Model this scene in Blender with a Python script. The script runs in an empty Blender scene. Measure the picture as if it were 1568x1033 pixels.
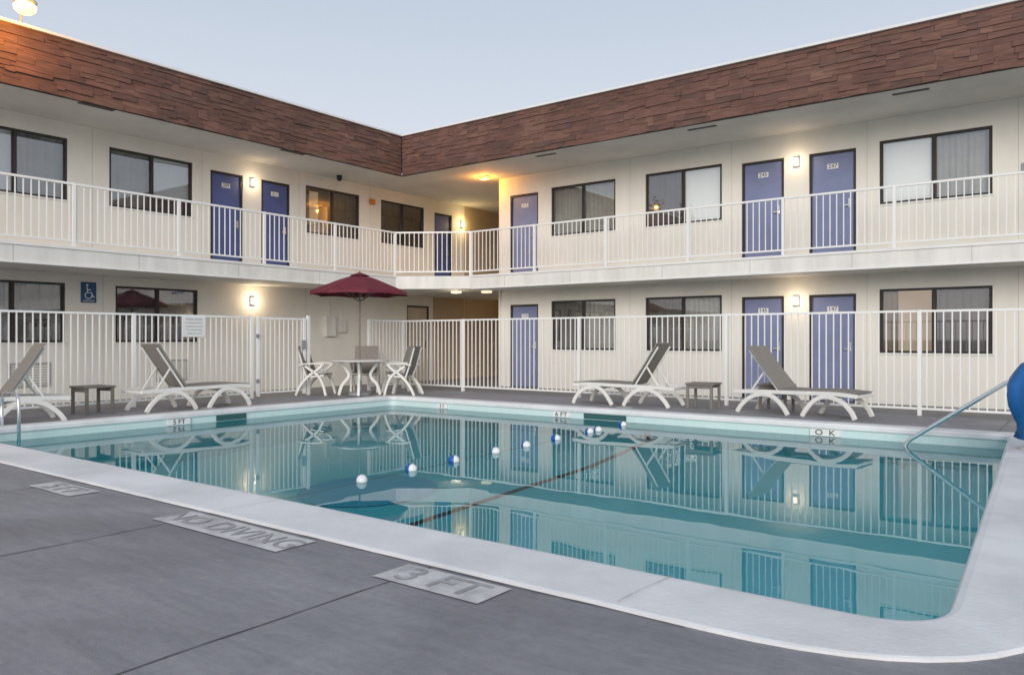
import bpy, math, random
from mathutils import Vector, Matrix, noise
random.seed(7)
R=math.radians
scene=bpy.context.scene
COL=scene.collection

# ------------------------------------------------------------------ materials
def mat(name,col,rough=0.6,var=0.0,scale=4.0,bump=0.0,bscale=60.0,metal=0.0,spec=0.5,col2=None,detail=4,streak=None):
    m=bpy.data.materials.new(name); m.use_nodes=True
    nt=m.node_tree; N=nt.nodes; L=nt.links
    b=N['Principled BSDF']
    b.inputs['Roughness'].default_value=rough
    b.inputs['Metallic'].default_value=metal
    b.inputs['Specular IOR Level'].default_value=spec
    b.inputs['Base Color'].default_value=(*col,1)
    tc=N.new('ShaderNodeTexCoord')
    if var>0 or col2:
        n=N.new('ShaderNodeTexNoise'); n.inputs['Scale'].default_value=scale; n.inputs['Detail'].default_value=detail
        n.inputs['Roughness'].default_value=0.6
        if streak:
            mp=N.new('ShaderNodeMapping'); mp.inputs['Scale'].default_value=streak
            L.new(tc.outputs['Object'],mp.inputs['Vector']); L.new(mp.outputs['Vector'],n.inputs['Vector'])
        else: L.new(tc.outputs['Object'],n.inputs['Vector'])
        r=N.new('ShaderNodeValToRGB')
        r.color_ramp.elements[0].position=0.3; r.color_ramp.elements[1].position=0.62
        c2=col2 if col2 else tuple(c*(1-var) for c in col)
        r.color_ramp.elements[0].color=(*c2,1)
        r.color_ramp.elements[1].color=(*[min(1,c*(1+var*0.3)) for c in col],1)
        L.new(n.outputs['Fac'],r.inputs['Fac']); L.new(r.outputs['Color'],b.inputs['Base Color'])
    if bump>0:
        n2=N.new('ShaderNodeTexNoise'); n2.inputs['Scale'].default_value=bscale; n2.inputs['Detail'].default_value=2
        L.new(tc.outputs['Object'],n2.inputs['Vector'])
        bp=N.new('ShaderNodeBump'); bp.inputs['Strength'].default_value=bump; bp.inputs['Distance'].default_value=0.01
        L.new(n2.outputs['Fac'],bp.inputs['Height']); L.new(bp.outputs['Normal'],b.inputs['Normal'])
    return m
def emis(name,col,s):
    m=bpy.data.materials.new(name); m.use_nodes=True
    b=m.node_tree.nodes['Principled BSDF']
    b.inputs['Base Color'].default_value=(.5,.5,.5,1)
    b.inputs['Emission Color'].default_value=(*col,1); b.inputs['Emission Strength'].default_value=s
    return m

M_wall=mat('stucco_cream',(.81,.775,.705),.85,.07,1.4,.22,90,streak=(1,1,.45))
M_tan=mat('stucco_tan',(.50,.40,.28),.85,.1,1.5,.25,90)
M_soffit=mat('soffit_paint',(.62,.60,.56),.8,.12,.9)
M_slab=mat('slab_paint',(.77,.75,.71),.7,.13,2.2,.1,60,streak=(1.6,1.6,.35))
M_white=mat('white_paint',(.80,.79,.77),.45,.06,3)
M_rail=mat('rail_paint',(.84,.83,.81),.4)
M_frame=mat('bronze_frame',(.035,.028,.024),.4,.2,8)
M_doorR=mat('door_blue_weathered',(.205,.235,.395),.5,.12,2.5)
M_doorL=mat('door_blue',(.075,.105,.28),.5,.15,2.5)
M_doorB=mat('door_beige',(.55,.48,.38),.6,.1,3)
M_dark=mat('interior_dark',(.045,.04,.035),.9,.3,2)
M_cg=mat('curtain_grey',(.44,.43,.40),.9,.15,3)
M_cd=mat('curtain_dark',(.15,.135,.12),.9,.2,3)
M_cl=mat('blind_white',(.90,.90,.88),.9,.03,3)
M_cb=mat('curtain_brown',(.30,.21,.13),.9,.2,3)
M_cope=mat('coping_concrete',(.77,.755,.755),.65,.17,1.5,.25,45,detail=6)
M_black=mat('black_rubber',(.02,.02,.022),.5)
M_roof=mat('roof_membrane',(.4,.39,.37),.9,.2,1)
M_chrome=mat('stainless',(.78,.78,.78),.28,metal=1.0)
M_sling=mat('sling_fabric',(.25,.225,.20),.8,.15,30)
M_resin=mat('white_resin',(.76,.74,.70),.4,.06,5)
M_red=mat('umbrella_red',(.15,.014,.030),.75,.2,5)
M_blue=mat('blue_vinyl',(.012,.12,.36),.45,.25,3,.4,12)
M_signblue=mat('sign_blue',(.02,.09,.22),.5)
M_alarm=mat('alarm_red',(.5,.03,.02),.4)
M_marking=mat('marking_paint',(.60,.58,.57),.75,.40,5,.15,50,detail=6)
M_grey=mat('grey_metal',(.30,.31,.32),.5,.1,5)
M_joint=mat('joint_grey',(.44,.43,.41),.9)
M_side=mat('side_table_taupe',(.20,.18,.155),.6,.15,8)
M_numplate=mat('number_plate',(.75,.75,.78),.5)
M_lamp=emis('lamp_glass_lit',(1,.84,.60),1.25)
M_lampc=emis('ceiling_lamp_glass_lit',(1,.84,.58),1.0)
M_lampo=emis('amber_glass_lit',(1,.48,.10),2.0)
M_room=emis('lit_room_wall',(1,.66,.34),.26)

def deck_mat():
    m=bpy.data.materials.new('deck_concrete'); m.use_nodes=True
    nt=m.node_tree;N=nt.nodes;L=nt.links;b=N['Principled BSDF']
    tc=N.new('ShaderNodeTexCoord')
    def nz(s,d=6,r=.6,dist=0,vec=None):
        n=N.new('ShaderNodeTexNoise'); n.inputs['Scale'].default_value=s;n.inputs['Detail'].default_value=d
        n.inputs['Roughness'].default_value=r; n.inputs['Distortion'].default_value=dist
        L.new(vec or tc.outputs['Object'],n.inputs['Vector']); return n
    a=nz(.6,6,.62,.9)
    mp=N.new('ShaderNodeMapping'); mp.inputs['Rotation'].default_value=(0,0,R(-38)); mp.inputs['Scale'].default_value=(.8,5.5,1)
    L.new(tc.outputs['Object'],mp.inputs['Vector']); c=nz(2.4,6,.7,.9,mp.outputs['Vector']); f=nz(170,2,.6); h=nz(22,4,.75)
    r=N.new('ShaderNodeValToRGB'); e=r.color_ramp.elements
    e[0].position=.28;e[0].color=(.170,.166,.183,1); e[1].position=.72;e[1].color=(.325,.312,.330,1)
    L.new(a.outputs['Fac'],r.inputs['Fac'])
    r2=N.new('ShaderNodeValToRGB'); e=r2.color_ramp.elements
    e[0].position=.3;e[0].color=(.84,.84,.85,1); e[1].position=.75;e[1].color=(1.18,1.16,1.14,1)
    L.new(c.outputs['Fac'],r2.inputs['Fac'])
    r3=N.new('ShaderNodeValToRGB'); e=r3.color_ramp.elements
    e[0].position=.3;e[0].color=(.88,.88,.88,1); e[1].position=.6;e[1].color=(1.03,1.03,1.03,1)
    L.new(h.outputs['Fac'],r3.inputs['Fac'])
    mx=N.new('ShaderNodeMix');mx.data_type='RGBA';mx.blend_type='MULTIPLY';mx.inputs[0].default_value=1
    L.new(r.outputs['Color'],mx.inputs[6]);L.new(r2.outputs['Color'],mx.inputs[7])
    m3=N.new('ShaderNodeMix');m3.data_type='RGBA';m3.blend_type='MULTIPLY';m3.inputs[0].default_value=1
    L.new(mx.outputs[2],m3.inputs[6]);L.new(r3.outputs['Color'],m3.inputs[7])
    L.new(m3.outputs[2],b.inputs['Base Color'])
    rr=N.new('ShaderNodeMapRange'); rr.inputs['To Min'].default_value=.42; rr.inputs['To Max'].default_value=.75
    L.new(a.outputs['Fac'],rr.inputs['Value']); L.new(rr.outputs['Result'],b.inputs['Roughness'])
    bp=N.new('ShaderNodeBump');bp.inputs['Strength'].default_value=.35;bp.inputs['Distance'].default_value=.004
    L.new(f.outputs['Fac'],bp.inputs['Height']);L.new(bp.outputs['Normal'],b.inputs['Normal'])
    return m
M_deck=deck_mat()
M_ground=mat('ground_asphalt',(.12,.118,.115),.9,.3,.4)
M_walk=mat('walkway_concrete',(.27,.26,.25),.85,.2,1.2,detail=5)

def shake_mat():
    m=bpy.data.materials.new('cedar_shakes'); m.use_nodes=True
    nt=m.node_tree;N=nt.nodes;L=nt.links;b=N['Principled BSDF']
    at=N.new('ShaderNodeAttribute'); at.attribute_name='tone'
    tc=N.new('ShaderNodeTexCoord'); n=N.new('ShaderNodeTexNoise')
    n.inputs['Scale'].default_value=16; n.inputs['Detail'].default_value=5
    mp=N.new('ShaderNodeMapping'); mp.inputs['Scale'].default_value=(.22,.22,2.4)
    L.new(tc.outputs['Object'],mp.inputs['Vector']);L.new(mp.outputs['Vector'],n.inputs['Vector'])
    r=N.new('ShaderNodeValToRGB');e=r.color_ramp.elements
    e[0].position=.3;e[0].color=(.62,.60,.60,1);e[1].position=.7;e[1].color=(1.15,1.15,1.15,1)
    L.new(n.outputs['Fac'],r.inputs['Fac'])
    mx=N.new('ShaderNodeMix');mx.data_type='RGBA';mx.blend_type='MULTIPLY';mx.inputs[0].default_value=1
    L.new(at.outputs['Color'],mx.inputs[6]);L.new(r.outputs['Color'],mx.inputs[7])
    n3=N.new('ShaderNodeTexNoise'); n3.inputs['Scale'].default_value=.9; n3.inputs['Detail'].default_value=3
    L.new(tc.outputs['Object'],n3.inputs['Vector'])
    r3=N.new('ShaderNodeValToRGB');e=r3.color_ramp.elements
    e[0].position=.35;e[0].color=(.82,.80,.80,1);e[1].position=.65;e[1].color=(1.1,1.08,1.06,1)
    L.new(n3.outputs['Fac'],r3.inputs['Fac'])
    m3=N.new('ShaderNodeMix');m3.data_type='RGBA';m3.blend_type='MULTIPLY';m3.inputs[0].default_value=1
    L.new(mx.outputs[2],m3.inputs[6]);L.new(r3.outputs['Color'],m3.inputs[7])
    L.new(m3.outputs[2],b.inputs['Base Color']); b.inputs['Roughness'].default_value=.85
    bp=N.new('ShaderNodeBump');bp.inputs['Strength'].default_value=.5;bp.inputs['Distance'].default_value=.006
    L.new(n.outputs['Fac'],bp.inputs['Height']);L.new(bp.outputs['Normal'],b.inputs['Normal'])
    return m
M_shake=shake_mat()

def glass_mat():
    m=bpy.data.materials.new('window_glass'); m.use_nodes=True
    nt=m.node_tree;N=nt.nodes;L=nt.links; N.remove(N['Principled BSDF']); o=N['Material Output']
    f=N.new('ShaderNodeFresnel'); f.inputs['IOR'].default_value=1.5
    mr=N.new('ShaderNodeMapRange'); mr.inputs['To Min'].default_value=.17; mr.inputs['To Max'].default_value=1.0
    L.new(f.outputs[0],mr.inputs['Value'])
    t=N.new('ShaderNodeBsdfTransparent'); t.inputs['Color'].default_value=(.97,.98,.97,1)
    g=N.new('ShaderNodeBsdfGlossy'); g.inputs['Roughness'].default_value=.02; g.inputs['Color'].default_value=(.95,.97,1,1)
    x=N.new('ShaderNodeMixShader'); L.new(mr.outputs['Result'],x.inputs[0]);L.new(t.outputs[0],x.inputs[1]);L.new(g.outputs[0],x.inputs[2])
    L.new(x.outputs[0],o.inputs['Surface']); return m
M_glass=glass_mat()

def water_mat():
    m=bpy.data.materials.new('pool_water'); m.use_nodes=True
    nt=m.node_tree;N=nt.nodes;L=nt.links; N.remove(N['Principled BSDF']); o=N['Material Output']
    tc=N.new('ShaderNodeTexCoord'); n=N.new('ShaderNodeTexNoise'); n.inputs['Scale'].default_value=1.5;n.inputs['Detail'].default_value=2
    L.new(tc.outputs['Object'],n.inputs['Vector'])
    bp=N.new('ShaderNodeBump');bp.inputs['Strength'].default_value=.08;bp.inputs['Distance'].default_value=.012
    L.new(n.outputs['Fac'],bp.inputs['Height'])
    f=N.new('ShaderNodeFresnel'); f.inputs['IOR'].default_value=1.66; L.new(bp.outputs[0],f.inputs['Normal'])
    t=N.new('ShaderNodeBsdfTransparent'); t.inputs['Color'].default_value=(.80,.985,.99,1)
    g=N.new('ShaderNodeBsdfGlossy'); g.inputs['Roughness'].default_value=.0; L.new(bp.outputs[0],g.inputs['Normal'])
    x=N.new('ShaderNodeMixShader'); L.new(f.outputs[0],x.inputs[0]);L.new(t.outputs[0],x.inputs[1]);L.new(g.outputs[0],x.inputs[2])
    L.new(x.outputs[0],o.inputs['Surface']); return m
M_water=water_mat()
M_poolfloor=mat('pool_plaster',(.25,.93,.96),.8,.08,.8)
M_poolfloor2=mat('pool_plaster_blue',(.13,.68,.86),.8,.08,.8)

def tile_mat():
    m=mat('waterline_tile',(.6,.7,.7),.25)
    nt=m.node_tree;N=nt.nodes;L=nt.links;b=N['Principled BSDF']
    tc=N.new('ShaderNodeTexCoord')
    sx=N.new('ShaderNodeSeparateXYZ'); L.new(tc.outputs['Object'],sx.inputs[0])
    ad=N.new('ShaderNodeMath');ad.operation='ADD';L.new(sx.outputs[0],ad.inputs[0]);L.new(sx.outputs[1],ad.inputs[1])
    cb=N.new('ShaderNodeCombineXYZ');L.new(ad.outputs[0],cb.inputs[0]);L.new(sx.outputs[2],cb.inputs[1])
    br=N.new('ShaderNodeTexBrick');br.offset=0;br.inputs['Scale'].default_value=1;br.inputs['Brick Width'].default_value=.15;br.inputs['Row Height'].default_value=.15
    br.inputs['Mortar Size'].default_value=.002
    br.inputs['Color1'].default_value=(.60,.74,.72,1);br.inputs['Color2'].default_value=(.63,.76,.75,1);br.inputs['Mortar'].default_value=(.55,.68,.67,1)
    L.new(cb.outputs[0],br.inputs['Vector']);L.new(br.outputs['Color'],b.inputs['Base Color'])
    return m
M_tile=tile_mat()

# ------------------------------------------------------------------ mesh builder
class MB:
    def __init__(s): s.v=[];s.f=[];s.tone=[]
    def add(s,vs,fs,tone=None):
        o=len(s.v); s.v+=[tuple(p) for p in vs]; s.f+=[tuple(i+o for i in f) for f in fs]
        if tone is not None: s.tone+=[tone]*len(vs)
    def hexa(s,p,tone=None):
        s.add(p,[(0,3,2,1),(4,5,6,7),(0,1,5,4),(1,2,6,5),(2,3,7,6),(3,0,4,7)],tone)
    def box(s,x0,x1,y0,y1,z0,z1,tone=None):
        s.hexa([(x0,y0,z0),(x1,y0,z0),(x1,y1,z0),(x0,y1,z0),(x0,y0,z1),(x1,y0,z1),(x1,y1,z1),(x0,y1,z1)],tone)
    def quad(s,a,b,c,d): s.add([a,b,c,d],[(0,1,2,3)])
    def beam(s,pts,w,h,side=Vector((0,1,0))):
        P=[Vector(p) for p in pts]; n=len(P); side=Vector(side).normalized(); vs=[];fs=[]
        for i in range(n):
            t=(P[min(i+1,n-1)]-P[max(i-1,0)]).normalized()
            up=side.cross(t).normalized()
            for a,b in((-1,-1),(1,-1),(1,1),(-1,1)): vs.append(P[i]+side*a*w/2+up*b*h/2)
        for i in range(n-1):
            for k in range(4):
                fs.append((i*4+k,i*4+(k+1)%4,i*4+4+(k+1)%4,i*4+4+k))
        fs.append((0,3,2,1)); e=(n-1)*4; fs.append((e,e+1,e+2,e+3))
        s.add(vs,fs)
    def tube(s,pts,r,seg=8):
        P=[Vector(p) for p in pts]; n=len(P); vs=[];fs=[]
        ref=Vector((0,0,1)); prev=None
        for i in range(n):
            t=(P[min(i+1,n-1)]-P[max(i-1,0)]).normalized()
            if prev is None:
                a=t.cross(ref)
                if a.length<.1: a=t.cross(Vector((1,0,0)))
                a.normalize()
            else:
                a=(prev-t*prev.dot(t)).normalized()
            prev=a; b=t.cross(a)
            for k in range(seg):
                q=2*math.pi*k/seg; vs.append(P[i]+(a*math.cos(q)+b*math.sin(q))*r)
        for i in range(n-1):
            for k in range(seg): fs.append((i*seg+k,i*seg+(k+1)%seg,(i+1)*seg+(k+1)%seg,(i+1)*seg+k))
        fs.append(tuple(range(seg))); fs.append(tuple((n-1)*seg+k for k in range(seg)))
        s.add(vs,fs)
    def lathe(s,prof,seg=24,c=(0,0,0)):
        vs=[];fs=[];n=len(prof)
        for r,z in prof:
            for k in range(seg):
                q=2*math.pi*k/seg; vs.append((c[0]+r*math.cos(q),c[1]+r*math.sin(q),c[2]+z))
        for i in range(n-1):
            for k in range(seg): fs.append((i*seg+k,i*seg+(k+1)%seg,(i+1)*seg+(k+1)%seg,(i+1)*seg+k))
        fs.append(tuple(range(seg-1,-1,-1))); fs.append(tuple((n-1)*seg+k for k in range(seg)))
        s.add(vs,fs)
    def extr(s,poly,z0,z1):
        n=len(poly); vs=[(x,y,z0) for x,y in poly]+[(x,y,z1) for x,y in poly]
        fs=[tuple(range(n-1,-1,-1)),tuple(range(n,2*n))]+[(i,(i+1)%n,n+(i+1)%n,n+i) for i in range(n)]
        s.add(vs,fs)
    def build(s,name,m,parent=None,smooth=False,bevel=0):
        me=bpy.data.meshes.new(name); me.from_pydata(s.v,[],s.f); me.materials.append(m)
        if s.tone:
            ca=me.color_attributes.new('tone','FLOAT_COLOR','POINT')
            for i,t in enumerate(s.tone): ca.data[i].color=(*t,1)
        if smooth:
            for p in me.polygons: p.use_smooth=True
        me.update()
        ob=bpy.data.objects.new(name,me); COL.objects.link(ob)
        if parent: ob.parent=parent
        if bevel:
            b=ob.modifiers.new('bevel','BEVEL'); b.width=bevel; b.segments=2; b.limit_method='ANGLE'
        return ob
def empty(name,loc=(0,0,0),rz=0,parent=None,sc=1):
    e=bpy.data.objects.new(name,None); COL.objects.link(e); e.location=loc; e.rotation_euler=(0,0,rz); e.empty_display_size=.2; e.scale=(sc,sc,sc)
    if parent: e.parent=parent
    return e
def text(name,body,size,loc,rot,m,parent,ext=.002,sx=1):
    c=bpy.data.curves.new(name,'FONT'); c.body=body; c.size=size; c.extrude=ext; c.align_x='CENTER'; c.align_y='CENTER'
    c.materials.append(m); o=bpy.data.objects.new(name,c); COL.objects.link(o); o.location=loc; o.rotation_euler=rot; o.scale=(sx,1,1)
    if parent:o.parent=parent
    return o
def plight(name,loc,col,w,parent,rad=.0):
    l=bpy.data.lights.new(name,'POINT'); l.color=col; l.energy=w; l.shadow_soft_size=rad
    o=bpy.data.objects.new(name,l); COL.objects.link(o); o.location=loc; o.parent=parent; return o

# ------------------------------------------------------------------ building
UW=-15.3; VW=15.4
UB=-13.55; VB=14.3
UF=-13.65; VF=13.6
UE=-12.02
ZS0,ZS1=2.39,2.70
ZC=5.20; ZT=6.16
Vmin=-7.0; Vmax=23.0; Umax=14.0
bld=empty('motel_building')
PR=lambda a,z,d:(a,VW+d,z)
PL=lambda a,z,d:(UW-d,a,z)
def fbox(mb,P,a0,a1,z0,z1,d0,d1):
    mb.hexa([P(a0,z0,d0),P(a1,z0,d0),P(a1,z0,d1),P(a0,z0,d1),P(a0,z1,d0),P(a1,z1,d0),P(a1,z1,d1),P(a0,z1,d1)])
def wall(mb,P,a0,a1,z0,z1,ops,dep=.12):
    A=sorted(set([a0,a1]+[o[0] for o in ops]+[o[1] for o in ops])); Z=sorted(set([z0,z1]+[o[2] for o in ops]+[o[3] for o in ops]))
    for i in range(len(A)-1):
        for j in range(len(Z)-1):
            am=(A[i]+A[i+1])/2; zm=(Z[j]+Z[j+1])/2
            if any(o[0]<am<o[1] and o[2]<zm<o[3] for o in ops): continue
            mb.quad(P(A[i],Z[j],0),P(A[i+1],Z[j],0),P(A[i+1],Z[j+1],0),P(A[i],Z[j+1],0))
    for o in ops:
        b0,b1,c0,c1=o[:4]
        mb.quad(P(b0,c0,0),P(b0,c1,0),P(b0,c1,dep),P(b0,c0,dep)); mb.quad(P(b1,c0,0),P(b1,c1,0),P(b1,c1,dep),P(b1,c0,dep))
        mb.quad(P(b0,c0,0),P(b1,c0,0),P(b1,c0,dep),P(b0,c0,dep)); mb.quad(P(b0,c1,0),P(b1,c1,0),P(b1,c1,dep),P(b0,c1,dep))

frames=MB();glass=MB();sills=MB()
cur={'g':MB(),'d':MB(),'l':MB(),'b':MB()}
doorsR=MB();doorsL=MB();doorsB=MB();plates=MB();knobs=MB();dframes=MB();roomglow=MB()
def curtain(mb,P,a0,a1,z0,z1,d,amp=1):
    n=max(6,int((a1-a0)/.025)); vs=[];fs=[]; ph=random.random()*6; fr=random.uniform(45,80)
    for i in range(n+1):
        a=a0+(a1-a0)*i/n; w=d+amp*(.022*math.sin(a*fr+ph)+.014*math.sin(a*fr*.37+ph*2)+.01*math.sin(a*fr*.13))
        vs+=[P(a,z0,w),P(a,z1,w)]
    for i in range(n): fs.append((2*i,2*i+2,2*i+3,2*i+1))
    mb.add(vs,fs)
def window(P,a0,a1,z0,z1,lt,rt):
    f=.04
    fbox(sills,P,a0-.02,a1+.02,z0-.03,z0-.001,-.02,-.001)
    fbox(frames,P,a0,a1,z1-f,z1,.03,.10); fbox(frames,P,a0,a1,z0,z0+f,.03,.10)
    fbox(frames,P,a0,a0+f,z0+f,z1-f,.03,.10); fbox(frames,P,a1-f,a1,z0+f,z1-f,.03,.10)
    m=(a0+a1)/2; fbox(frames,P,m-.024,m+.024,z0+f,z1-f,.025,.095)
    for x0,x1,t in((a0+f,m-.024,lt),(m+.024,a1-f,rt)):
        fbox(frames,P,x0,x0+.015,z0+f,z1-f,.045,.085);fbox(frames,P,x1-.015,x1,z0+f,z1-f,.045,.085)
        tl=random.uniform(-.003,.003)
        glass.quad(P(x0,z0+f,.065+tl),P(x1,z0+f,.065-tl),P(x1,z1-f,.065-tl),P(x0,z1-f,.065+tl))
        if t=='l': curtain(cur['l'],P,x0-.02,x1+.02,z0,z1,.092,.05)
        elif t=='h':
            curtain(cur['l'],P,x0-.02,x1+.02,z0+.30,z1,.092,.05); curtain(cur['d'],P,x0-.03,x1+.03,z0,z1,.24)
        elif t in cur: curtain(cur[t],P,x0-.03,x1+.03,z0,z1,.17)
        elif t=='w':
            roomglow.quad(P(x0-.3,z0-.1,.95),P(x1+.3,z0-.1,.95),P(x1+.3,z1+.1,.95),P(x0-.3,z1+.1,.95))
            curtain(cur['b'],P,x0-.03,x0+(x1-x0)*.30,z0,z1,.19)
def door(P,mb,a0,a1,z0,z1,num,left):
    f=.045
    fbox(dframes,P,a0,a0+f,z0,z1,.02,.12);fbox(dframes,P,a1-f,a1,z0,z1,.02,.12);fbox(dframes,P,a0+f,a1-f,z1-f,z1,.02,.12)
    fbox(mb,P,a0+f+.004,a1-f-.004,z0+.01,z1-f-.004,.05,.10)
    fbox(knobs,P,a1-f-.10,a1-f-.05,z0+.95,z0+1.12,.03,.05); fbox(knobs,P,a1-f-.17,a1-f-.06,z0+.98,z0+1.005,0.0,.025)
    if num:
        m=(a0+a1)/2; zc=z1-.28
        fbox(plates,P,m-.10,m+.10,zc-.05,zc+.05,.038,.05)
        text('door_number',num,.11,P(m,zc,.036),(R(90),0,R(90) if left else 0),M_frame,bld,.001)
ZD=2.03
opsR=[];opsL=[]
def Wn(P,ops,a0,a1,z0,z1,l,r): ops.append((a0,a1,z0,z1)); window(P,a0,a1,z0,z1,l,r)
def Dn(P,ops,mb,a0,a1,z0,z1,n,left): ops.append((a0,a1,z0,z1)); door(P,mb,a0,a1,z0,z1,n,left)
winR=[(-10.44,-8.69),(-7.94,-6.19),(-3.19,-1.42),(-.67,1.08),(6.0,7.75),(8.5,10.25)]
upc=[('g','g'),('d','l'),('l','g'),('g','g'),('g','l'),('g','d')]
loc_=[('d','g'),('d','g'),('w','d'),('g','g'),('d','g'),('g','d')]
for (a,b),(l,r),(l2,r2) in zip(winR,upc,loc_):
    Wn(PR,opsR,a,b,3.64,4.80,l,r); Wn(PR,opsR,a,b,.93,2.09,l2,r2)
drR=[(-11.67,-10.82),(-5.77,-4.92),(-4.44,-3.59),(1.5,2.35),(2.83,3.68),(4.1,4.95),(11.0,11.85)]
nu=['213','245','247','249','251','253','255']
for (a,b),n in zip(drR,nu):
    Dn(PR,opsR,doorsR,a,b,ZS1,4.74,n,False); Dn(PR,opsR,doorsR,a,b,0.0,ZD,'1'+n[1:],False)
winLu=[(-5.0,-3.25,'g','d'),(-2.4,-.65,'g','g'),(4.81,6.56,'l','g'),(7.32,9.06,'g','h'),(12.0,13.72,'w','d'),(14.47,16.15,'d','d')]
for a,b,l,r in winLu: Wn(PL,opsL,a,b,3.76,4.91,l,r)
for a,b,n in((.2,1.0,'205'),(1.5,2.3,'207'),(9.47,10.27,'209'),(10.75,11.54,'211')): Dn(PL,opsL,doorsL,a,b,ZS1,4.84,n,True)
Dn(PL,opsL,doorsL,16.57,17.33,ZS1,4.84,None,True)
for a,b,l,r in((-5,-3.25,'g','d'),(-2.4,-.65,'d','g'),(4.77,6.52,'g','d'),(7.44,9.18,'d','b')): Wn(PL,opsL,a,b,1.12,2.22,l,r)
Dn(PL,opsL,doorsB,15.45,16.35,0,2.12,None,True)
Dn(PL,opsL,doorsL,.2,1.0,0,2.12,None,True)

w=MB(); wall(w,PR,UE,Umax,0,ZC,opsR); wall(w,PL,Vmin,17.9,0,ZC,opsL)
w.quad((UE,VW,0),(UE,Vmax,0),(UE,Vmax,ZC),(UE,VW,ZC))
w.quad((UE,Vmax,0),(Umax,Vmax,0),(Umax,Vmax,ZT),(UE,Vmax,ZT)); w.quad((Umax,VW,0),(Umax,Vmax,0),(Umax,Vmax,ZT),(Umax,VW,ZT))
w.quad((UW,Vmin,0),(-24,Vmin,0),(-24,Vmin,ZT),(UW,Vmin,ZT)); w.quad((-24,Vmin,0),(-24,Vmax,0),(-24,Vmax,ZT),(-24,Vmin,ZT)); w.quad((-24,Vmax,0),(UW,Vmax,0),(UW,Vmax,ZT),(-24,Vmax,ZT))
w.build('walls',M_wall,bld)
w=MB(); wall(w,PL,17.9,Vmax,0,ZC,[]); w.quad((UW,Vmax-.01,0),(UE,Vmax-.01,0),(UE,Vmax-.01,ZC),(UW,Vmax-.01,ZC))
w.box(UW+.002,UW+.008,16.5,17.88,0,ZS0-.002)
w.build('breezeway_walls',M_tan,bld)
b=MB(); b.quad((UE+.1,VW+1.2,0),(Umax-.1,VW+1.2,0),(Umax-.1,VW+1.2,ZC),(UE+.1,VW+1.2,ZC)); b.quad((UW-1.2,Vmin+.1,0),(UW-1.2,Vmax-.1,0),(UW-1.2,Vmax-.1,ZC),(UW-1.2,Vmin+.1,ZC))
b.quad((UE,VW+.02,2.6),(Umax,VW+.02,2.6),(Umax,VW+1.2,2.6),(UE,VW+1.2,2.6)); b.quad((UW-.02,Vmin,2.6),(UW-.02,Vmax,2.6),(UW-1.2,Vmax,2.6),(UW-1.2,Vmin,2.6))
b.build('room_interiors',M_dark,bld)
frames.build('window_frames',M_frame,bld); glass.build('window_glass',M_glass,bld); dframes.build('door_frames',M_frame,bld); sills.build('window_sills',M_slab,bld)
for k,m in(('g',M_cg),('d',M_cd),('l',M_cl),('b',M_cb)): cur[k].build('curtains_'+{'g':'grey','d':'dark','l':'light','b':'brown'}[k],m,bld,smooth=True)
roomglow.build('lit_room_walls',M_room,bld)
doorsR.build('doors_right_wing',M_doorR,bld);doorsL.build('doors_left_wing',M_doorL,bld);doorsB.build('utility_door',M_doorB,bld)
plates.build('door_number_plates',M_numplate,bld);knobs.build('door_handles',M_chrome,bld)
g=MB(); fbox(g,PL,12.55,12.85,1.25,1.75,-.10,-.001); fbox(g,PL,13.0,13.2,1.35,1.65,-.08,-.001); fbox(g,PL,12.68,12.71,1.75,ZS0-.01,-.035,-.005); fbox(g,PL,13.09,13.11,1.65,ZS0-.01,-.03,-.005)
fbox(g,PR,-12.0,-11.95,.0,ZS0-.01,-.05,-.002)
g.build('electrical_boxes',M_slab,bld,bevel=.004)
g=MB()
for a in(8.6,5.9):
    fbox(g,PL,a-.35,a+.35,.32,.36,-.02,-.001);fbox(g,PL,a-.35,a+.35,.72,.76,-.02,-.001);fbox(g,PL,a-.35,a-.31,.36,.72,-.02,-.001);fbox(g,PL,a+.31,a+.35,.36,.72,-.02,-.001)
    for i in range(7): fbox(g,PL,a-.31,a+.31,.385+i*.048,.395+i*.048,-.018,-.004)
g.build('wall_vents',M_joint,bld)

slab=[(UW,Vmin),(UB,Vmin),(UB,13.3),(-12.05,VB),(Umax,VB),(Umax,VW),(UE,VW),(UE,Vmax),(UW,Vmax)]
s=MB(); s.extr(slab,ZS0,ZS1-.002); s.build('balcony_slab',M_slab,bld)
s=MB()
for u in [-11.0,-9.2,-7.0,-5.2,-3.4,-1.6,.2,2.0,4,6,8,10]: s.box(u-.004,u+.004,VB-.003,VB,ZS0,ZS1-.04)
for v in [-5,-3,-1,1,3,5,7,9,11]: s.box(UB,UB+.003,v-.004,v+.004,ZS0,ZS1-.04)
s.build('slab_joints',M_joint,bld)
s=MB(); s.box(-12.0,Umax,VB-.02,VB-.001,ZS1-.035,ZS1+.012); s.box(UB+.001,UB+.02,Vmin,13.28,ZS1-.035,ZS1+.012)
s.box(-12.0,Umax,VB-.015,VB-.001,ZS0-.01,ZS0+.02); s.box(UB+.001,UB+.015,Vmin,13.28,ZS0-.01,ZS0+.02); s.build('slab_edge_trim',M_white,bld)
sof=[(-24,Vmin-.4),(UF-.03,Vmin-.4),(UF-.03,VF+.03),(Umax+.4,VF+.03),(Umax+.4,Vmax),(-24,Vmax)]
s=MB(); s.extr(sof,ZC,ZC+.06); s.build('soffit',M_soffit,bld)
s=MB(); s.extr([(x-.02 if x>-20 and x<0 else x,y+(.02 if y>10 and y<20 else 0)) for x,y in sof],ZT-.12,ZT-.06); s.build('roof',M_roof,bld)
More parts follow.
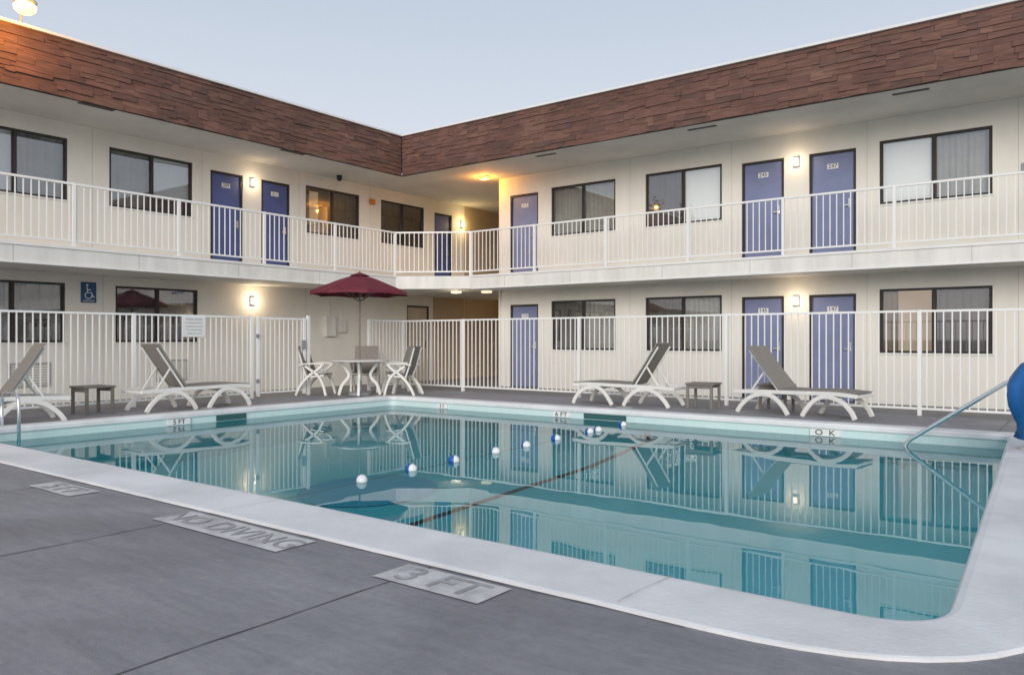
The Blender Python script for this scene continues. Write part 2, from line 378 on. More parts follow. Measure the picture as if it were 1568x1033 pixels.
s=MB(); s.box(UF-.10,UF-.032,Vmin-.4,VF+.1,ZC-.01,ZT-.02); s.box(UF-.032,Umax+.4,VF+.032,VF+.10,ZC-.01,ZT-.02); s.build('fascia_board',mat('fascia_board',(.05,.028,.022),.9),bld)
sh=MB()
def tone():
    k=random.uniform(.86,1.14); h=random.random()
    c=(.165,.084,.064) if h<.65 else ((.140,.076,.062) if h<.9 else (.185,.100,.074))
    return (c[0]*k,c[1]*k,c[2]*k)
rows=10; rh=(ZT-ZC)/rows
for wing in(0,1):
    a_start,a_end=(UF,Umax+.4) if wing else (Vmin-.4,VF)
    for r in range(rows):
        a=a_start
        z0=ZC+r*rh
        while a<a_end:
            wd=random.choice([random.uniform(.12,.30),random.uniform(.25,.75)]); b_=min(a+wd,a_end)
            zz=z0+(random.choice([0,random.uniform(-.04,.03),random.uniform(-.015,.01)]) if r else random.uniform(-.014,.004)); th=random.uniform(.008,.034); tt=random.uniform(.003,.009)
            zt=z0+rh+.05 if r<rows-1 else ZT-.01
            g=random.choice([0,.0012,.003]); t=tone(); tl=random.uniform(-.009,.009)
            if wing:
                y0=VF+.032
                sh.hexa([(a+g,y0-th,zz+tl),(b_-g,y0-th,zz-tl),(b_-g,y0,zz-tl),(a+g,y0,zz+tl),(a+g,y0-tt,zt),(b_-g,y0-tt,zt),(b_-g,y0,zt),(a+g,y0,zt)],t)
            else:
                x0=UF-.032
                sh.hexa([(x0,a+g,zz+tl),(x0+th,a+g,zz+tl),(x0+th,b_-g,zz-tl),(x0,b_-g,zz-tl),(x0,a+g,zt),(x0+tt,a+g,zt),(x0+tt,b_-g,zt),(x0,b_-g,zt)],t)
            a=b_
sh.build('cedar_shake_fascia',M_shake,bld)
s=MB(); s.box(UF-.14,UF+.03,Vmin-.45,VF-.03,ZT-.012,ZT+.035); s.box(UF-.14,Umax+.45,VF-.03,VF+.14,ZT-.012,ZT+.035); s.build('roof_coping',M_white,bld,bevel=.006)
s=MB()
for a,b_ in((-2.8,-2.26),(-6.4,-5.83),(-9.98,-9.46),(1,1.5),(5,5.5)): s.box(a+.1,b_+.1,VF+.34,VF+.44,ZC-.006,ZC-.0005)
for a,b_ in((6.1,6.7),(10.2,10.8),(1.5,2.1)): s.box(UF-.24,UF-.12,a,b_,ZC-.006,ZC-.0005)
s.build('soffit_vents',M_black,bld)
s=MB()
for u in(-8.32,-5.98,-3.4,-1.05,1.3): s.box(u-.003,u+.003,VW-.003,VW-.0005,ZS1,ZC); s.box(u-.003,u+.003,VW-.003,VW-.0005,0,ZS0)
for v in(7.0,9.27,11.8,14.1): s.box(UW+.0005,UW+.003,v-.003,v+.003,ZS1,ZC)
for v in(7.2,12.0,13.6): s.box(UW+.0005,UW+.003,v-.003,v+.003,0,ZS0)
s.build('wall_joints',mat('wall_joint_beige',(.52,.48,.42),.9),bld)  # thin strips in a darker beige along the wall joints
s=MB(); s.lathe([(.05,0),(.05,.28),(.11,.29),(.09,.36),(.02,.38)],12,(-11.6,16.0,ZT-.06)); s.build('roof_vent',M_grey,bld)

rl=MB()
def railing(mb,p0,p1,zb,zt,sp=.115,pk=.016,post=1.9,brail=.09,posts=None,trail=(.045,.035)):
    p0=Vector((*p0,0));p1=Vector((*p1,0)); d=p1-p0; Ln=d.length; d.normalize(); n=Vector((-d.y,d.x,0))
    def bx(s0,s1,z0,z1,h):
        q=[p0+d*s0-n*h,p0+d*s1-n*h,p0+d*s1+n*h,p0+d*s0+n*h]
        mb.hexa([(v.x,v.y,z0) for v in q]+[(v.x,v.y,z1) for v in q])
    bx(0,Ln,zt-trail[1],zt,trail[0]/2); bx(0,Ln,zb+brail,zb+brail+.03,.015)
    k=int(Ln/sp)
    for i in range(1,k+1):
        s=i*Ln/(k+1)+random.uniform(-.003,.003); bx(s-pk/2,s+pk/2,zb+brail+.03,zt-trail[1],pk/2)
    if posts is None:
        m=max(1,round(Ln/post)); posts=[i*Ln/m for i in range(m+1)]
    for s in posts: bx(s-.025,s+.025,zb-.02 if zb>1 else zb,zt+.004,.026)
yr=VB+.03; xr=UB-.03
railing(rl,(xr,Vmin),(xr,13.3),ZS1,3.77); railing(rl,(xr,13.32),(-12.06,yr),ZS1,3.77); railing(rl,(-12.03,yr),(Umax,yr),ZS1,3.77)
rl.build('balcony_railing',M_rail,bld)

def wall_lamp(P,a,z,w=4.2,col=(1,.78,.52)):
    g=MB(); fbox(g,P,a-.045,a+.045,z-.075,z+.075,-.10,-.02); g.build('wall_lamp_glass',M_lamp,bld,bevel=.015)
    g=MB(); fbox(g,P,a-.06,a+.06,z-.09,z+.09,-.02,-.001); g.build('wall_lamp_plate',M_white,bld)
    plight('wall_lamp_light',P(a,z,-.22),col,w,bld)
wall_lamp(PR,-4.68,4.62);wall_lamp(PR,-4.68,1.92)
wall_lamp(PL,10.5,4.72,5);wall_lamp(PL,10.5,2.04,8);wall_lamp(PL,17.75,4.62,11,(1,.72,.3))
def ceil_lamp(u,v,z,w,m,col):
    g=MB(); g.box(u-.12,u+.12,v-.08,v+.08,z-.07,z-.012); g.build('ceiling_lamp_glass',m,bld,bevel=.02)
    g=MB(); g.box(u-.14,u+.14,v-.10,v+.10,z-.012,z-.001); g.build('ceiling_lamp_plate',M_white,bld)
    if w: plight('ceiling_lamp_light',(u,v,z-.20),col,w,bld)
ceil_lamp(-12.12,14.95,ZC,28,M_lampo,(1,.40,.06))
ceil_lamp(-12.75,14.6,ZS0,4,M_lampc,(1,.8,.5)); ceil_lamp(-12.1,15.0,ZS0,0,M_lampc,(1,.8,.5)); ceil_lamp(-13.6,18.5,ZS0,9,M_lampc,(1,.60,.28))
g=MB(); fbox(g,PL,14.04,14.18,4.72,4.86,-.1,-.001); g.build('amber_lantern',mat('amber_plastic',(.6,.22,.05),.4),bld,bevel=.01)
g=MB(); g.lathe([(.01,-.14),(.05,-.12),(.065,-.08),(.065,-.03),(.08,-.001)],14,(-14.9,12.7,ZC)); g.build('dome_camera',M_black,bld,smooth=True)
g=MB(); fbox(g,PR,-.92,-.78,4.86,4.96,-.06,-.001); g.build('fire_alarm',M_alarm,bld)
g=MB(); fbox(g,PR,-1.0,-.86,3.95,4.1,-.03,-.001); g.build('notice_plate',M_grey,bld)
fl=empty('flood_light')
g=MB(); g.lathe([(.02,0),(.10,.01),(.155,.06),(.165,.12),(.13,.17),(.05,.19)],20,(-13.55,5.17,6.32)); g.build('lens',emis('flood_lens',(1,.60,.24),2.2),fl,smooth=True)
g=MB(); g.lathe([(.06,.18),(.17,.185),(.17,.20),(.05,.24)],20,(-13.55,5.17,6.32)); g.tube([(-13.7,5.17,ZT),(-13.7,5.17,6.5),(-13.62,5.17,6.53)],.02); g.build('housing',M_grey,fl)
plight('flood_lamp_light',(-13.02,4.75,6.05),(1,.42,.05),75,fl)

sg=empty('accessible_sign')
g=MB(); fbox(g,PL,6.79,7.07,1.87,2.26,-.012,-.001); g.build('panel',M_signblue,sg)
g=MB()
def strip(pts,wd=.02):
    g.beam([PL(a,z,-.015) for a,z in pts],.004,wd,side=Vector((1,0,0)))
strip([(6.90,2.17),(6.91,2.06),(6.98,2.06),(7.01,1.98),(7.035,1.985)]); strip([(6.91,2.115),(6.97,2.115)])
strip([(6.925+.062*math.cos(q),2.01+.062*math.sin(q)) for q in [R(120+i*24) for i in range(11)]],.016)
g.build('symbol',M_white,sg)
g=MB(); fbox(g,PL,6.885,6.92,2.185,2.22,-.018,-.013); g.build('symbol_head',M_white,sg)
text('caption','PARKING',.05,PL(6.93,1.905,-.015),(R(90),0,R(90)),M_white,sg,.001)

# ------------------------------------------------------------------ ground, walkway, raised pool deck (one kerb above the walkway)
DZ=.13
H=(-10.37,-.38,3.00,10.08)
DX0,DX1,DY0,DY1=-12.12,9.2,-13.0,12.12
def ring_sheet(x0,x1,y0,y1,z,hole=H):
    g=MB();a,b_,c,d=hole
    g.add([(x0,y0,z),(x1,y0,z),(x1,y1,z),(x0,y1,z),(a,c,z),(b_,c,z),(b_,d,z),(a,d,z)],[(0,1,5,4),(1,2,6,5),(2,3,7,6),(3,0,4,7)])
    return g
ring_sheet(-900,900,-900,900,-.006).build('ground',M_ground)
ring_sheet(-15.3,14,-14,22.9,0,(DX0,DX1,DY0,DY1)).build('walkway',M_walk)
g=ring_sheet(DX0,DX1,DY0,DY1,DZ)
for p,q in(((DX0,DY0),(DX1,DY0)),((DX1,DY0),(DX1,DY1)),((DX1,DY1),(DX0,DY1)),((DX0,DY1),(DX0,DY0))): g.quad((*p,-.006),(*q,-.006),(*q,DZ),(*p,DZ))
g.build('pool_deck',M_deck)
dj=MB()
def zig(p0,p1,wd,amp,z=.003,n=40):
    p0=Vector(p0);p1=Vector(p1);d=(p1-p0);nn=Vector((-d.y,d.x)).normalized();L_=[]
    for i in range(n+1):
        q=p0+d*i/n; o=amp*noise.noise(Vector((q.x*2.3,q.y*2.3,0))); L_.append(q+nn*o)
    vs=[];fs=[]
    for i,q in enumerate(L_):
        ww=wd*(.5+random.random())/2 if amp else wd/2
        vs+=[(q.x+nn.x*ww,q.y+nn.y*ww,z),(q.x-nn.x*ww,q.y-nn.y*ww,z)]
    for i in range(n): fs.append((2*i,2*i+1,2*i+3,2*i+2))
    dj.add(vs,fs)
DJ=DZ+.003
for u in(-2.45,-4.23,-6.0,-7.8,1.1,2.9): zig((u,-5.5),(u,2.63),.007,.011,DJ,90)
for u in(-9.8,-8,-6.2,-4.4,-2.7,-.9,.9): zig((u,10.29),(u,11.9),.008,.004,DJ)
for v in(3.5,5.3,7.1,8.9): zig((-11.9,v),(-10.54,v),.008,.004,DJ)
zig((-10.5,2.637),(-1.2,2.637),.008,.007,DJ,120)
dj.build('deck_joints',mat('joint_dirt',(.10,.095,.10),.95))
for x,y in((-5.8,10.55),(-10.85,6.65)):
    lid=MB(); lid.lathe([(.13,.0015),(.13,.006),(.11,.008)],24,(x,y,DZ)); lid.build('skimmer_lid',M_joint)

def marking(u0,u1,v0,v1,txt,size,sx=1):
    e=empty('deck_marking',(0,0,DZ)); g=MB(); g.quad((u0,v0,.005),(u1,v0,.005),(u1,v1,.005),(u0,v1,.005)); g.build('painted_panel',M_marking,e)
    text('lettering',txt,size,((u0+u1)/2,(v0+v1)/2-.005,.0085),(0,0,0),mat('worn_lettering',(.27,.26,.27),.8,.4,9,col2=(.44,.43,.43)),e,.0005,sx)
marking(-4.40,-3.23,2.35,2.60,'NO DIVING',.222,1.02); marking(-2.56,-1.96,2.37,2.60,'3 FT',.24,1.05); marking(-6.10,-5.47,2.35,2.56,'5 FT',.222); marking(-8.1,-7.47,2.35,2.56,'5 FT',.222)

# ------------------------------------------------------------------ pool
ZWAT=-.145
inner=[(-10.19,3.12),(-.44,3.12),(-.765,9.92),(-10.19,9.92)]
outer=[(-10.50,2.65),(-.09,2.65),(.0,10.24),(-10.50,10.24)]
def rounded(poly,rad,n=12,m=14):
    out=[];k=len(poly)
    for i in range(k):
        p=Vector(poly[i]);a=Vector(poly[i-1]);b_=Vector(poly[(i+1)%k]); d1=(a-p).normalized();d2=(b_-p).normalized()
        s_=p+d1*rad[i];e_=p+d2*rad[i]
        for j in range(n+1):
            t=j/n; out.append((s_*(1-t)**2+p*2*t*(1-t)+e_*t*t))
        q=Vector(poly[(i+1)%k]); d3=(p-q).normalized(); nx=q+d3*rad[(i+1)%k]
        for j in range(1,m): out.append(e_.lerp(nx,j/m))
    return out
Ri=rounded(inner,[.13,.30,.13,.13]); Ro=rounded(outer,[.45,1.03,.36,.36])
def loop(a,z): return [(p.x+(q.x-p.x)*a,p.y+(q.y-p.y)*a,z) for p,q in zip(Ri,Ro)]
def rings(ls):
    g=MB();n=len(Ri);vs=[];fs=[]
    for l in ls: vs+=l
    for i in range(len(ls)-1):
        for k in range(n): fs.append((i*n+k,i*n+(k+1)%n,(i+1)*n+(k+1)%n,(i+1)*n+k))
    g.add(vs,fs); return g
pool=empty('swimming_pool',(0,0,DZ))
rings([loop(1,0-.01),loop(1,.011),loop(.97,.016),loop(.1,.023),loop(.03,.018),loop(0,.0),loop(0,-.04),loop(.03,-.053),loop(.08,-.055)]).build('coping',M_cope,pool)
rings([loop(.075,-.053),loop(.075,-.27)]).build('waterline_tile',M_tile,pool)
rings([loop(.075,-.27),loop(.075,-.85)]).build('basin_wall',M_poolfloor,pool)
ZFp=[(2.85,-.71),(5.2,-.68),(8.4,-.55),(10.1,-.39)]
def zfl(v):
    for (a,za),(b_,zb) in zip(ZFp,ZFp[1:]):
        if v<=b_: return za+(zb-za)*(v-a)/(b_-a)
    return ZFp[-1][1]
g=MB(); nv=30; vs=[];fs=[]
for i in range(nv+1):
    v=2.95+i*7.1/nv; vs+=[(-10.32,v,zfl(v)),(-.37,v,zfl(v))]
for i in range(nv): fs.append((2*i,2*i+1,2*i+3,2*i+2))
g.add(vs,fs); g.build('basin_floor',M_poolfloor,pool,smooth=True)
dj=MB()
for u in(-1.48,-4.2,-6.85,-8.9): zig((u,2.67),(u+.02,3.11),.004,.03,.026,16)
for u in(-2.7,-5.3,-8.0): zig((u,9.94),(u,10.23),.004,.0,.026,6)
zig((-.53,5.34),(-.10,5.36),.004,.01,.026,8)
dj.build('coping_joints',M_joint,pool)
g=MB(); vs=[];fs=[]
for i in range(31):
    v=3.12+i*6.76/30; uc=-5.09-.011*math.sin(v*1.3); vs+=[(uc-.045,v,zfl(v)+.006),(uc+.045,v,zfl(v)+.006)]
for i in range(30): fs.append((2*i,2*i+1,2*i+3,2*i+2))
g.add(vs,fs); g.box(-5.14,-5.04,9.925,9.938,-.39,-.275); g.build('floor_stripe',mat('black_tile',(.015,.03,.035),.4),pool)
g=MB(); n=40; g.add([(-6.54+.78*math.cos(2*math.pi*i/n),6.0+.78*math.sin(2*math.pi*i/n),zfl(6.0+.78*math.sin(2*math.pi*i/n))+.008) for i in range(n)],[tuple(range(n))]); g.build('drain_sump',M_poolfloor2,pool)
sk=MB(); sk.box(-6.14,-5.43,9.925,9.938,-.135,-.058); sk.box(-10.208,-10.195,6.41,6.90,-.135,-.058); sk.build('skimmer_openings',mat('skimmer_dark',(.03,.10,.10),.6),pool)
tb=MB()
for u,wd in((-8.99,.24),(-6.54,.30),(-2.67,.36)): tb.box(u-wd/2,u+wd/2,9.92,9.936,-.14,-.058)
tb.box(-10.206,-10.19,5.66,6.0,-.14,-.058)
tb.build('depth_tiles',M_white,pool)
for u,tx in((-8.99,'I I'),(-6.54,'6 FT'),(-2.67,'O  K')): text('depth_number',tx,.095,(u,9.917,-.099),(R(90),0,0),M_black,pool,.001,1.25)
text('depth_number','5 FT',.09,(-10.187,5.83,-.099),(R(90),0,R(90)),M_black,pool,.001,1.1)
wl=loop(.07,ZWAT); g=MB(); g.add(wl,[tuple(range(len(wl)))]); g.build('water',M_water,pool)

rp=empty('float_rope',(0,0,DZ))
FL=[(-4.94,4.45),(-5.0,5.10),(-5.03,5.72),(-5.07,6.43),(-5.10,7.02),(-5.16,7.71),(-5.20,8.54),(-5.21,8.77),(-5.25,9.50)]
g=MB(); g.tube([(-4.9,3.2,ZWAT-.02)]+[(u,v,ZWAT-.003) for u,v in FL]+[(-5.25,9.9,ZWAT)],.003,6); g.build('rope',mat('rope_blue_grey',(.22,.42,.48),.7),rp,smooth=True)
fw=MB();fb=MB()
for u,v in FL:
    ang=random.uniform(.9,2.0)
    for mb,s0,s1 in((fb,-1,.1),(fw,.1,1)):
        P=[]
        for i in range(9):
            t=s0+(s1-s0)*i/8; P.append((math.sqrt(max(.0,1-t*t))*.047+.002,t*.06))
        k=MB(); k.lathe(P,14)
        rot=Matrix.Rotation(R(-90),4,'X'); rz=Matrix.Rotation(-ang,4,'Z')
        mb.add([tuple((rz@rot@Vector(p))+Vector((u,v,ZWAT+.012))) for p in k.v],k.f)
fb.build('float_blue',mat('float_blue',(.008,.10,.40),.35),rp,smooth=True); fw.build('float_white',M_white,rp,smooth=True)

def arcpath(pts,n=6):
    V=[Vector(p) for p in pts]; out=[V[0]]
    for i in range(1,len(V)-1):
        a,b_,c=V[i-1],V[i],V[i+1]; r=min(.16,(a-b_).length*.4,(c-b_).length*.4)
        s_=b_+(a-b_).normalized()*r; e_=b_+(c-b_).normalized()*r
        for j in range(n+1):
            t=j/n; out.append(s_*(1-t)**2+b_*2*t*(1-t)+e_*t*t)
    out.append(V[-1]); return out
hr=empty('pool_handrail',(0,0,DZ))
g=MB(); g.tube(arcpath([(-.22,9.57,.02),(-.22,9.57,.64),(-.67,9.57,.66),(-1.735,9.57,-.115),(-1.735,9.57,-.40)]),.023,12)
g.lathe([(.055,0),(.055,.018),(.028,.027)],14,(-.22,9.57,.02)); g.build('rail',M_chrome,hr,smooth=True)
hr2=empty('pool_ladder',(0,0,DZ))
g=MB()
for v in(3.34,3.74):
    g.tube(arcpath([(-10.46,v,.02),(-10.46,v,.42),(-9.97,v,.42),(-9.97,v,-.6)]),.019,10)
for z in(-.35,-.55): g.box(-10.01,-9.93,3.36,3.72,z,z+.03)
g.build('ladder_rails',M_chrome,hr2,smooth=True)
lf=empty('pool_lift',(-.43,8.66,DZ+.022),sc=.9)
g=MB(); seg=36; prof=[(.02,.93),(.09,.925),(.15,.89),(.20,.82),(.25,.74),(.28,.66),(.285,.57),(.27,.46),(.235,.36),(.20,.28),(.19,.20),(.21,.12),(.20,.115)]
vs=[];fs=[]
for i,(r,z) in enumerate(prof):
    for k in range(seg):
        q=2*math.pi*k/seg; fo=1-z; rr=r*(1+(.05+.09*fo)*math.sin(5*q+z*3)+(.03+.05*fo)*math.sin(11*q-z*4)); vs.append((rr*math.cos(q),rr*math.sin(q),z))
for i in range(len(prof)-1):
    for k in range(seg): fs.append((i*seg+k,i*seg+(k+1)%seg,(i+1)*seg+(k+1)%seg,(i+1)*seg+k))
fs.append(tuple(range(seg)))
g.add(vs,fs); g.build('blue_cover',M_blue,lf,smooth=True)
g=MB(); g.lathe([(.16,0),(.16,.03),(.05,.05),(.045,.35)],18); g.build('lift_base',M_white,lf)

# ------------------------------------------------------------------ fence
fn=empty('pool_fence',(0,0,DZ)); XF=-11.93; YF=11.93; ZF=1.45
g=MB()
railing(g,(XF,YF),(8.9,YF),0,ZF,.102,.016,3.1,.08,posts=[0,1.695,4.454,7.213,9.972,12.73,15.49,18.2,20.8],trail=(.03,.03))
railing(g,(XF,-6.2),(XF,8.20),0,ZF,.102,.016,3.0,.08,posts=[0,3.1,6.1,9.58,12.28,14.38],trail=(.03,.03))
railing(g,(XF,8.28),(XF,9.35),0.03,ZF-.01,.102,.016,3.0,.05,posts=[0.03,1.04],trail=(.035,.035))
g.box(XF-.027,XF+.027,9.385,9.44,0,ZF+.045)
railing(g,(XF,10.95),(XF,YF),0,ZF,.102,.016,3.0,.08,posts=[0],trail=(.03,.03))
g.build('pickets_and_posts',M_rail,fn)
g=MB(); g.box(XF+.02,XF+.055,9.24,9.31,.87,1.03); g.box(XF+.02,XF+.045,8.26,8.31,.27,.34);g.box(XF+.02,XF+.045,8.26,8.31,1.07,1.14); g.build('gate_hardware',M_grey,fn)
sn=empty('pool_rules_sign',(0,0,DZ))
g=MB(); g.box(XF+.018,XF+.026,6.87,7.28,1.085,1.425); g.build('panel',M_white,sn)
for i,(tx,sz) in enumerate((('POOL RULES',.05),('NO LIFEGUARD ON DUTY',.027),('SHOWER BEFORE ENTERING',.024),('NO GLASS IN POOL AREA',.024),('HOURS 9 AM - 10 PM',.027))):
    text('lettering',tx,sz,(XF+.028,7.075,1.375-i*.058),(R(90),0,R(90)),M_grey,sn,.0005)

# ------------------------------------------------------------------ furniture
FS=.91
def curve(pts,n=8):
    P=[Vector(p) for p in pts]; out=[]
    for i in range(len(P)-1):
        p0=P[max(i-1,0)];p1=P[i];p2=P[i+1];p3=P[min(i+2,len(P)-1)]
        for j in range(n):
            t=j/n; out.append(.5*((2*p1)+(-p0+p2)*t+(2*p0-5*p1+4*p2-p3)*t*t+(-p0+3*p1-3*p2+p3)*t**3))
    out.append(P[-1]); return out
def chaise(x,y,rz,ang=57):
    e=empty('chaise_longue',(x,y,DZ+.001),rz,sc=FS); f=MB(); W=.62
    c,s_=math.cos(R(ang)),math.sin(R(ang))
    for s in(-1,1):
        y=s*W/2
        f.beam(curve([(0,y,.33),(.35,y,.355),(.9,y,.345),(1.4,y,.34),(1.93,y,.32)]),.045,.06)
        f.beam(curve([(.02,y*1.04,0),(.08,y*1.04,.12),(.22,y*1.02,.25),(.45,y,.31),(.62,y*1.02,.24),(.74,y*1.04,.10),(.80,y*1.04,0)]),.05,.065)
        f.beam(curve([(1.02,y*1.04,0),(1.10,y*1.04,.13),(1.25,y*1.02,.26),(1.42,y,.30),(1.62,y*1.02,.25),(1.78,y*1.04,.12),(1.86,y*1.04,0)]),.05,.065)
        f.beam(curve([(1.20,y*.80,.35),(1.20+.4*c,y*.80,.35+.4*s_),(1.20+.80*c,y*.80,.35+.80*s_)]),.03,.03)
        f.beam([(1.18+.42*c,y*.7,.35+.40*s_),(1.18+.62*c+.12,y*.7,.33)],.025,.03)
    for x_,z in((.02,.33),(.45,.29),(1.42,.28),(1.92,.32)): f.box(x_-.025,x_+.025,-W/2,W/2,z-.025,z+.02)
    xt,zt=1.18+.84*c,.37+.84*s_
    f.build('resin_frame',M_resin,e,bevel=.008)
    g=MB()
    g.beam(curve([(.01,0,.375),(.4,0,.395),(.8,0,.385),(1.17,0,.385)]),W+.01,.014)
    g.beam(curve([(1.17,0,.39),(1.17+.4*c+.012,0,.39+.4*s_-.008),(xt-.01,0,zt+.01)]),W-.01,.022)
    g.build('sling',M_sling,e,smooth=False,bevel=.005)
    return e
chaise(-6.90,11.08,R(2))
chaise(-2.45,11.0,R(172),52)
chaise(-11.08,7.39,R(-91),56)
chaise(-11.17,2.89,R(80),58)
def side_table(x,y,rz=0):
    e=empty('side_table',(x,y,DZ+.001),rz,sc=FS); g=MB(); g.box(-.24,.24,-.24,.24,.40,.43)
    for x in(-.2,.2):
        for y in(-.2,.2): g.box(x-.022,x+.022,y-.022,y+.022,0,.40)
    for y in(-.2,.2): g.box(-.178,.178,y-.012,y+.012,.34,.40)
    g.build('table_frame',M_side,e,bevel=.008)
side_table(-4.76,11.12,R(5)); side_table(-11.35,5.2,R(4)); side_table(-3.78,11.5,0)
def chair(x,y,rz):
    e=empty('patio_chair',(x,y,DZ+.001),rz,sc=FS); f=MB(); W=.56
    for s in(-1,1):
        y=s*W/2
        f.beam(curve([(.30,y,0),(.24,y,.22),(.14,y,.40),(-.02,y,.52),(-.14,y,.60)]),.045,.05)
        f.beam(curve([(-.34,y,0),(-.24,y,.2),(-.06,y,.40),(.14,y,.54),(.22,y,.62)]),.045,.05)
        f.beam(curve([(.27,y,.625),(.1,y,.65),(-.12,y,.645),(-.27,y,.62)]),.06,.03)
        f.beam(curve([(-.13,y*.8,.36),(-.22,y*.8,.62),(-.32,y*.8,.98)]),.03,.03)
        f.beam([(-.12,y*.9,.37),(.24,y*.9,.41)],.035,.035)
    f.box(.22,.25,-W/2*.9,W/2*.9,.39,.42); f.box(-.02,.01,-W/2,W/2,.36,.385)
    f.build('resin_frame',M_resin,e,bevel=.006)
    g=MB(); g.beam(curve([(.245,0,.445),(.05,0,.425),(-.10,0,.41)]),W*.9,.014); g.beam(curve([(-.10,0,.42),(-.19,0,.65),(-.305,0,1.0)]),W*.92,.02); g.build('sling',M_sling,e,bevel=.004)
TX,TY=-11.12,9.97
tb_=empty('patio_table',(TX,TY,DZ+.001),sc=FS); g=MB()
g.lathe([(.0,.69),(.57,.69),(.60,.70),(.60,.715),(.57,.725),(.03,.725)],36)
for k in range(4):
    q=R(45+90*k); c,s_=math.cos(q),math.sin(q)
    g.beam(curve([(.42*c,.42*s_,0),(.36*c,.36*s_,.2),(.22*c,.22*s_,.42),(.40*c,.40*s_,.69)]),.05,.06,side=Vector((-s_,c,0)))
g.build('table',M_resin,tb_,bevel=.004)
um=empty('patio_umbrella',(TX,TY,DZ+.001),sc=.89); g=MB(); g.lathe([(.24,0),(.24,.05),(.06,.09),(.04,.3)],24); g.build('base',M_grey,um,smooth=False)
g=MB(); g.lathe([(.019,.1),(.019,2.54),(.03,2.56),(.02,2.61),(.004,2.63)],12)
for k in range(8):
    q=2*math.pi*k/8+.2; g.tube([(0.03*math.cos(q),.03*math.sin(q),1.98),(.55*math.cos(q),.55*math.sin(q),2.31)],.007,6); g.tube([(0,0,2.50),(1.0*math.cos(q),1.0*math.sin(q),2.17)],.007,6)
g.build('pole_and_ribs',M_side,um)
g=MB(); n=8;sub=6;rad=[.03,.2,.4,.6,.8,1.0,1.02];zz=[2.54,2.505,2.44,2.36,2.28,2.20,2.185];vs=[];fs=[];tot=n*sub
for r,z in zip(rad,zz):
    for k in range(tot):
        q=2*math.pi*k/tot+.2; t=(k%sub)/sub; sag=math.sin(math.pi*t)
        cc=math.cos(math.pi/n)/math.cos((t-.5)*2*math.pi/n); vs.append((r*cc*math.cos(q)*1.0,r*cc*math.sin(q),z-sag*.03*r))
for k in range(tot):
    q=2*math.pi*k/tot+.2; t=(k%sub)/sub; cc=math.cos(math.pi/n)/math.cos((t-.5)*2*math.pi/n); vs.append((1.03*cc*math.cos(q),1.03*cc*math.sin(q),2.10+.02*math.sin(math.pi*t)))
for i in range(len(rad)):
    for k in range(tot): fs.append((i*tot+k,i*tot+(k+1)%tot,(i+1)*tot+(k+1)%tot,(i+1)*tot+k))
g.add(vs,fs); g.build('canopy',M_red,um)
g=MB(); g.lathe([(.22,2.52),(.1,2.565),(.02,2.59)],8); g.build('canopy_cap',M_red,um)
chair(TX-.69,TY-.45,R(30)); chair(TX+.66,TY+.49,R(205)); chair(TX-.50,TY+.60,R(-48)); chair(TX+.22,TY+.85,R(-110))

# ------------------------------------------------------------------ tree across the car park (seen mirrored in the windows)
tr=empty('street_tree',(-33,-37,0)); g=MB()
def limb(p0,p1,r0,r1,n=6):
    P=[Vector(p0).lerp(Vector(p1),i/n)+Vector((random.uniform(-.1,.1),random.uniform(-.1,.1),0))*(1 if 0<i<n else 0) for i in range(n+1)]
    for i in range(n):
        a=r0+(r1-r0)*i/n; g.tube([P[i],P[i+1]],a,8)
limb((0,0,0),(.3,.1,6),.38,.24)
for k in range(7):
    q=k*.9; limb((.2,.1,4.2+k*.35),(3.2*math.cos(q),3.2*math.sin(q),9+random.random()*3),.16,.04)
g.build('trunk',mat('bark',(.09,.07,.05),.9,.3,6),tr)
g=MB()
cl=[(random.gauss(0,2.0),random.gauss(0,2.0),random.uniform(6.5,13.5)) for i in range(42)]
for c in cl:
    rr=random.uniform(.7,1.4)
    for j in range(90):
        d=Vector((random.gauss(0,1),random.gauss(0,1),random.gauss(0,.8)))*rr*.5; p=Vector(c)+d
        a=Vector((random.uniform(-1,1),random.uniform(-1,1),random.uniform(-1,1))).normalized()*.16; b_=a.cross(Vector((random.random(),random.random(),random.random()))).normalized()*.1
        g.quad(p-a,p+b_,p+a,p-b_)
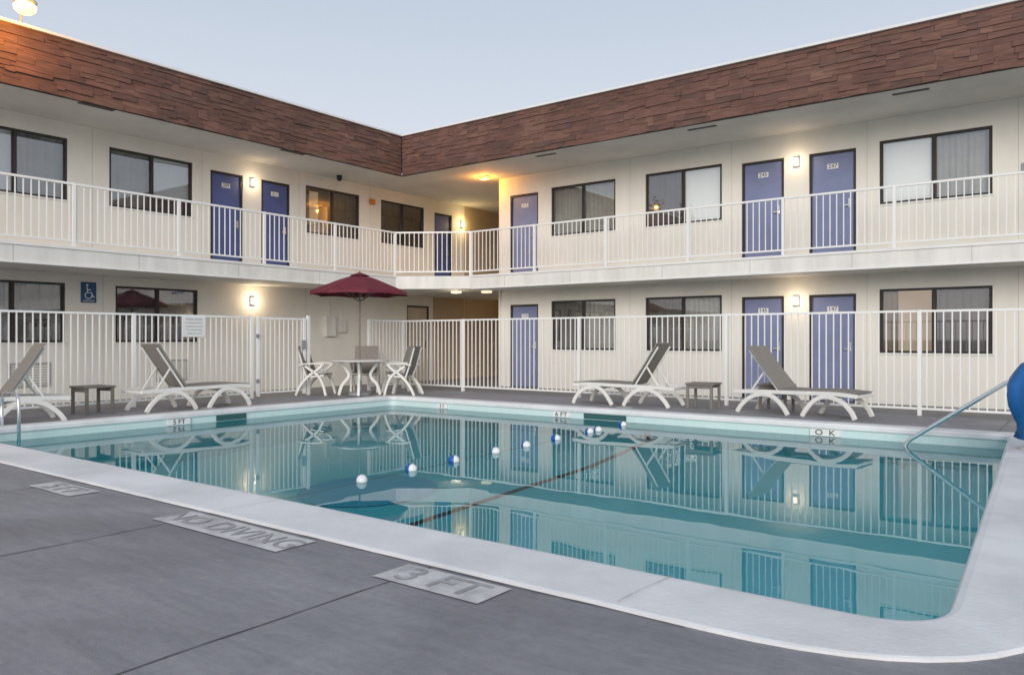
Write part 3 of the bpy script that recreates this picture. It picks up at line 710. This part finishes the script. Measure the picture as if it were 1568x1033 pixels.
g.build('foliage',mat('foliage',(.06,.085,.035),.8,.4,2),tr)

# ------------------------------------------------------------------ world and sun
sd=Vector((.50,-.866,0)).normalized(); el=R(17)
w_=bpy.data.worlds.new("World"); scene.world=w_; w_.use_nodes=True; nt=w_.node_tree;N=nt.nodes;L=nt.links
bg=N['Background']
sky=N.new('ShaderNodeTexSky'); sky.sky_type='NISHITA'; sky.sun_disc=False; sky.sun_elevation=el; sky.sun_rotation=math.atan2(sd.x,sd.y); sky.air_density=1.0; sky.dust_density=1.5
tc=N.new('ShaderNodeTexCoord');sx=N.new('ShaderNodeSeparateXYZ');L.new(tc.outputs['Generated'],sx.inputs[0])
rp_=N.new('ShaderNodeValToRGB');e=rp_.color_ramp.elements
e[0].position=0.0;e[0].color=(8.5,8.35,8.9,1);e[1].position=.8;e[1].color=(5.2,6.15,7.3,1)
k=rp_.color_ramp.elements.new(.24);k.color=(7.7,8.05,8.9,1); k=rp_.color_ramp.elements.new(.42);k.color=(6.0,6.8,7.9,1)
L.new(sx.outputs[2],rp_.inputs['Fac'])
mx=N.new('ShaderNodeMix');mx.data_type='RGBA';mx.inputs[0].default_value=.85
L.new(sky.outputs[0],mx.inputs[6]);L.new(rp_.outputs[0],mx.inputs[7]);L.new(mx.outputs[2],bg.inputs['Color']); bg.inputs['Strength'].default_value=.1
sl=bpy.data.lights.new('sun','SUN'); sl.energy=2.0; sl.angle=R(30); sl.color=(1,.96,.905)
so=bpy.data.objects.new('sun',sl); COL.objects.link(so)
dirv=-(Vector((sd.x*math.cos(el),sd.y*math.cos(el),math.sin(el)))); so.rotation_euler=dirv.to_track_quat('-Z','Y').to_euler()

cam=bpy.data.cameras.new('camera'); cam.lens=27.3; cam.sensor_width=36; cam.shift_y=.0016; cam.clip_end=3000
co=bpy.data.objects.new('camera',cam); COL.objects.link(co); co.location=(0,0,1.18); co.rotation_euler=(R(90),0,R(37.02)); scene.camera=co
scene.view_settings.view_transform='Standard'; scene.view_settings.look='None'; scene.view_settings.exposure=0
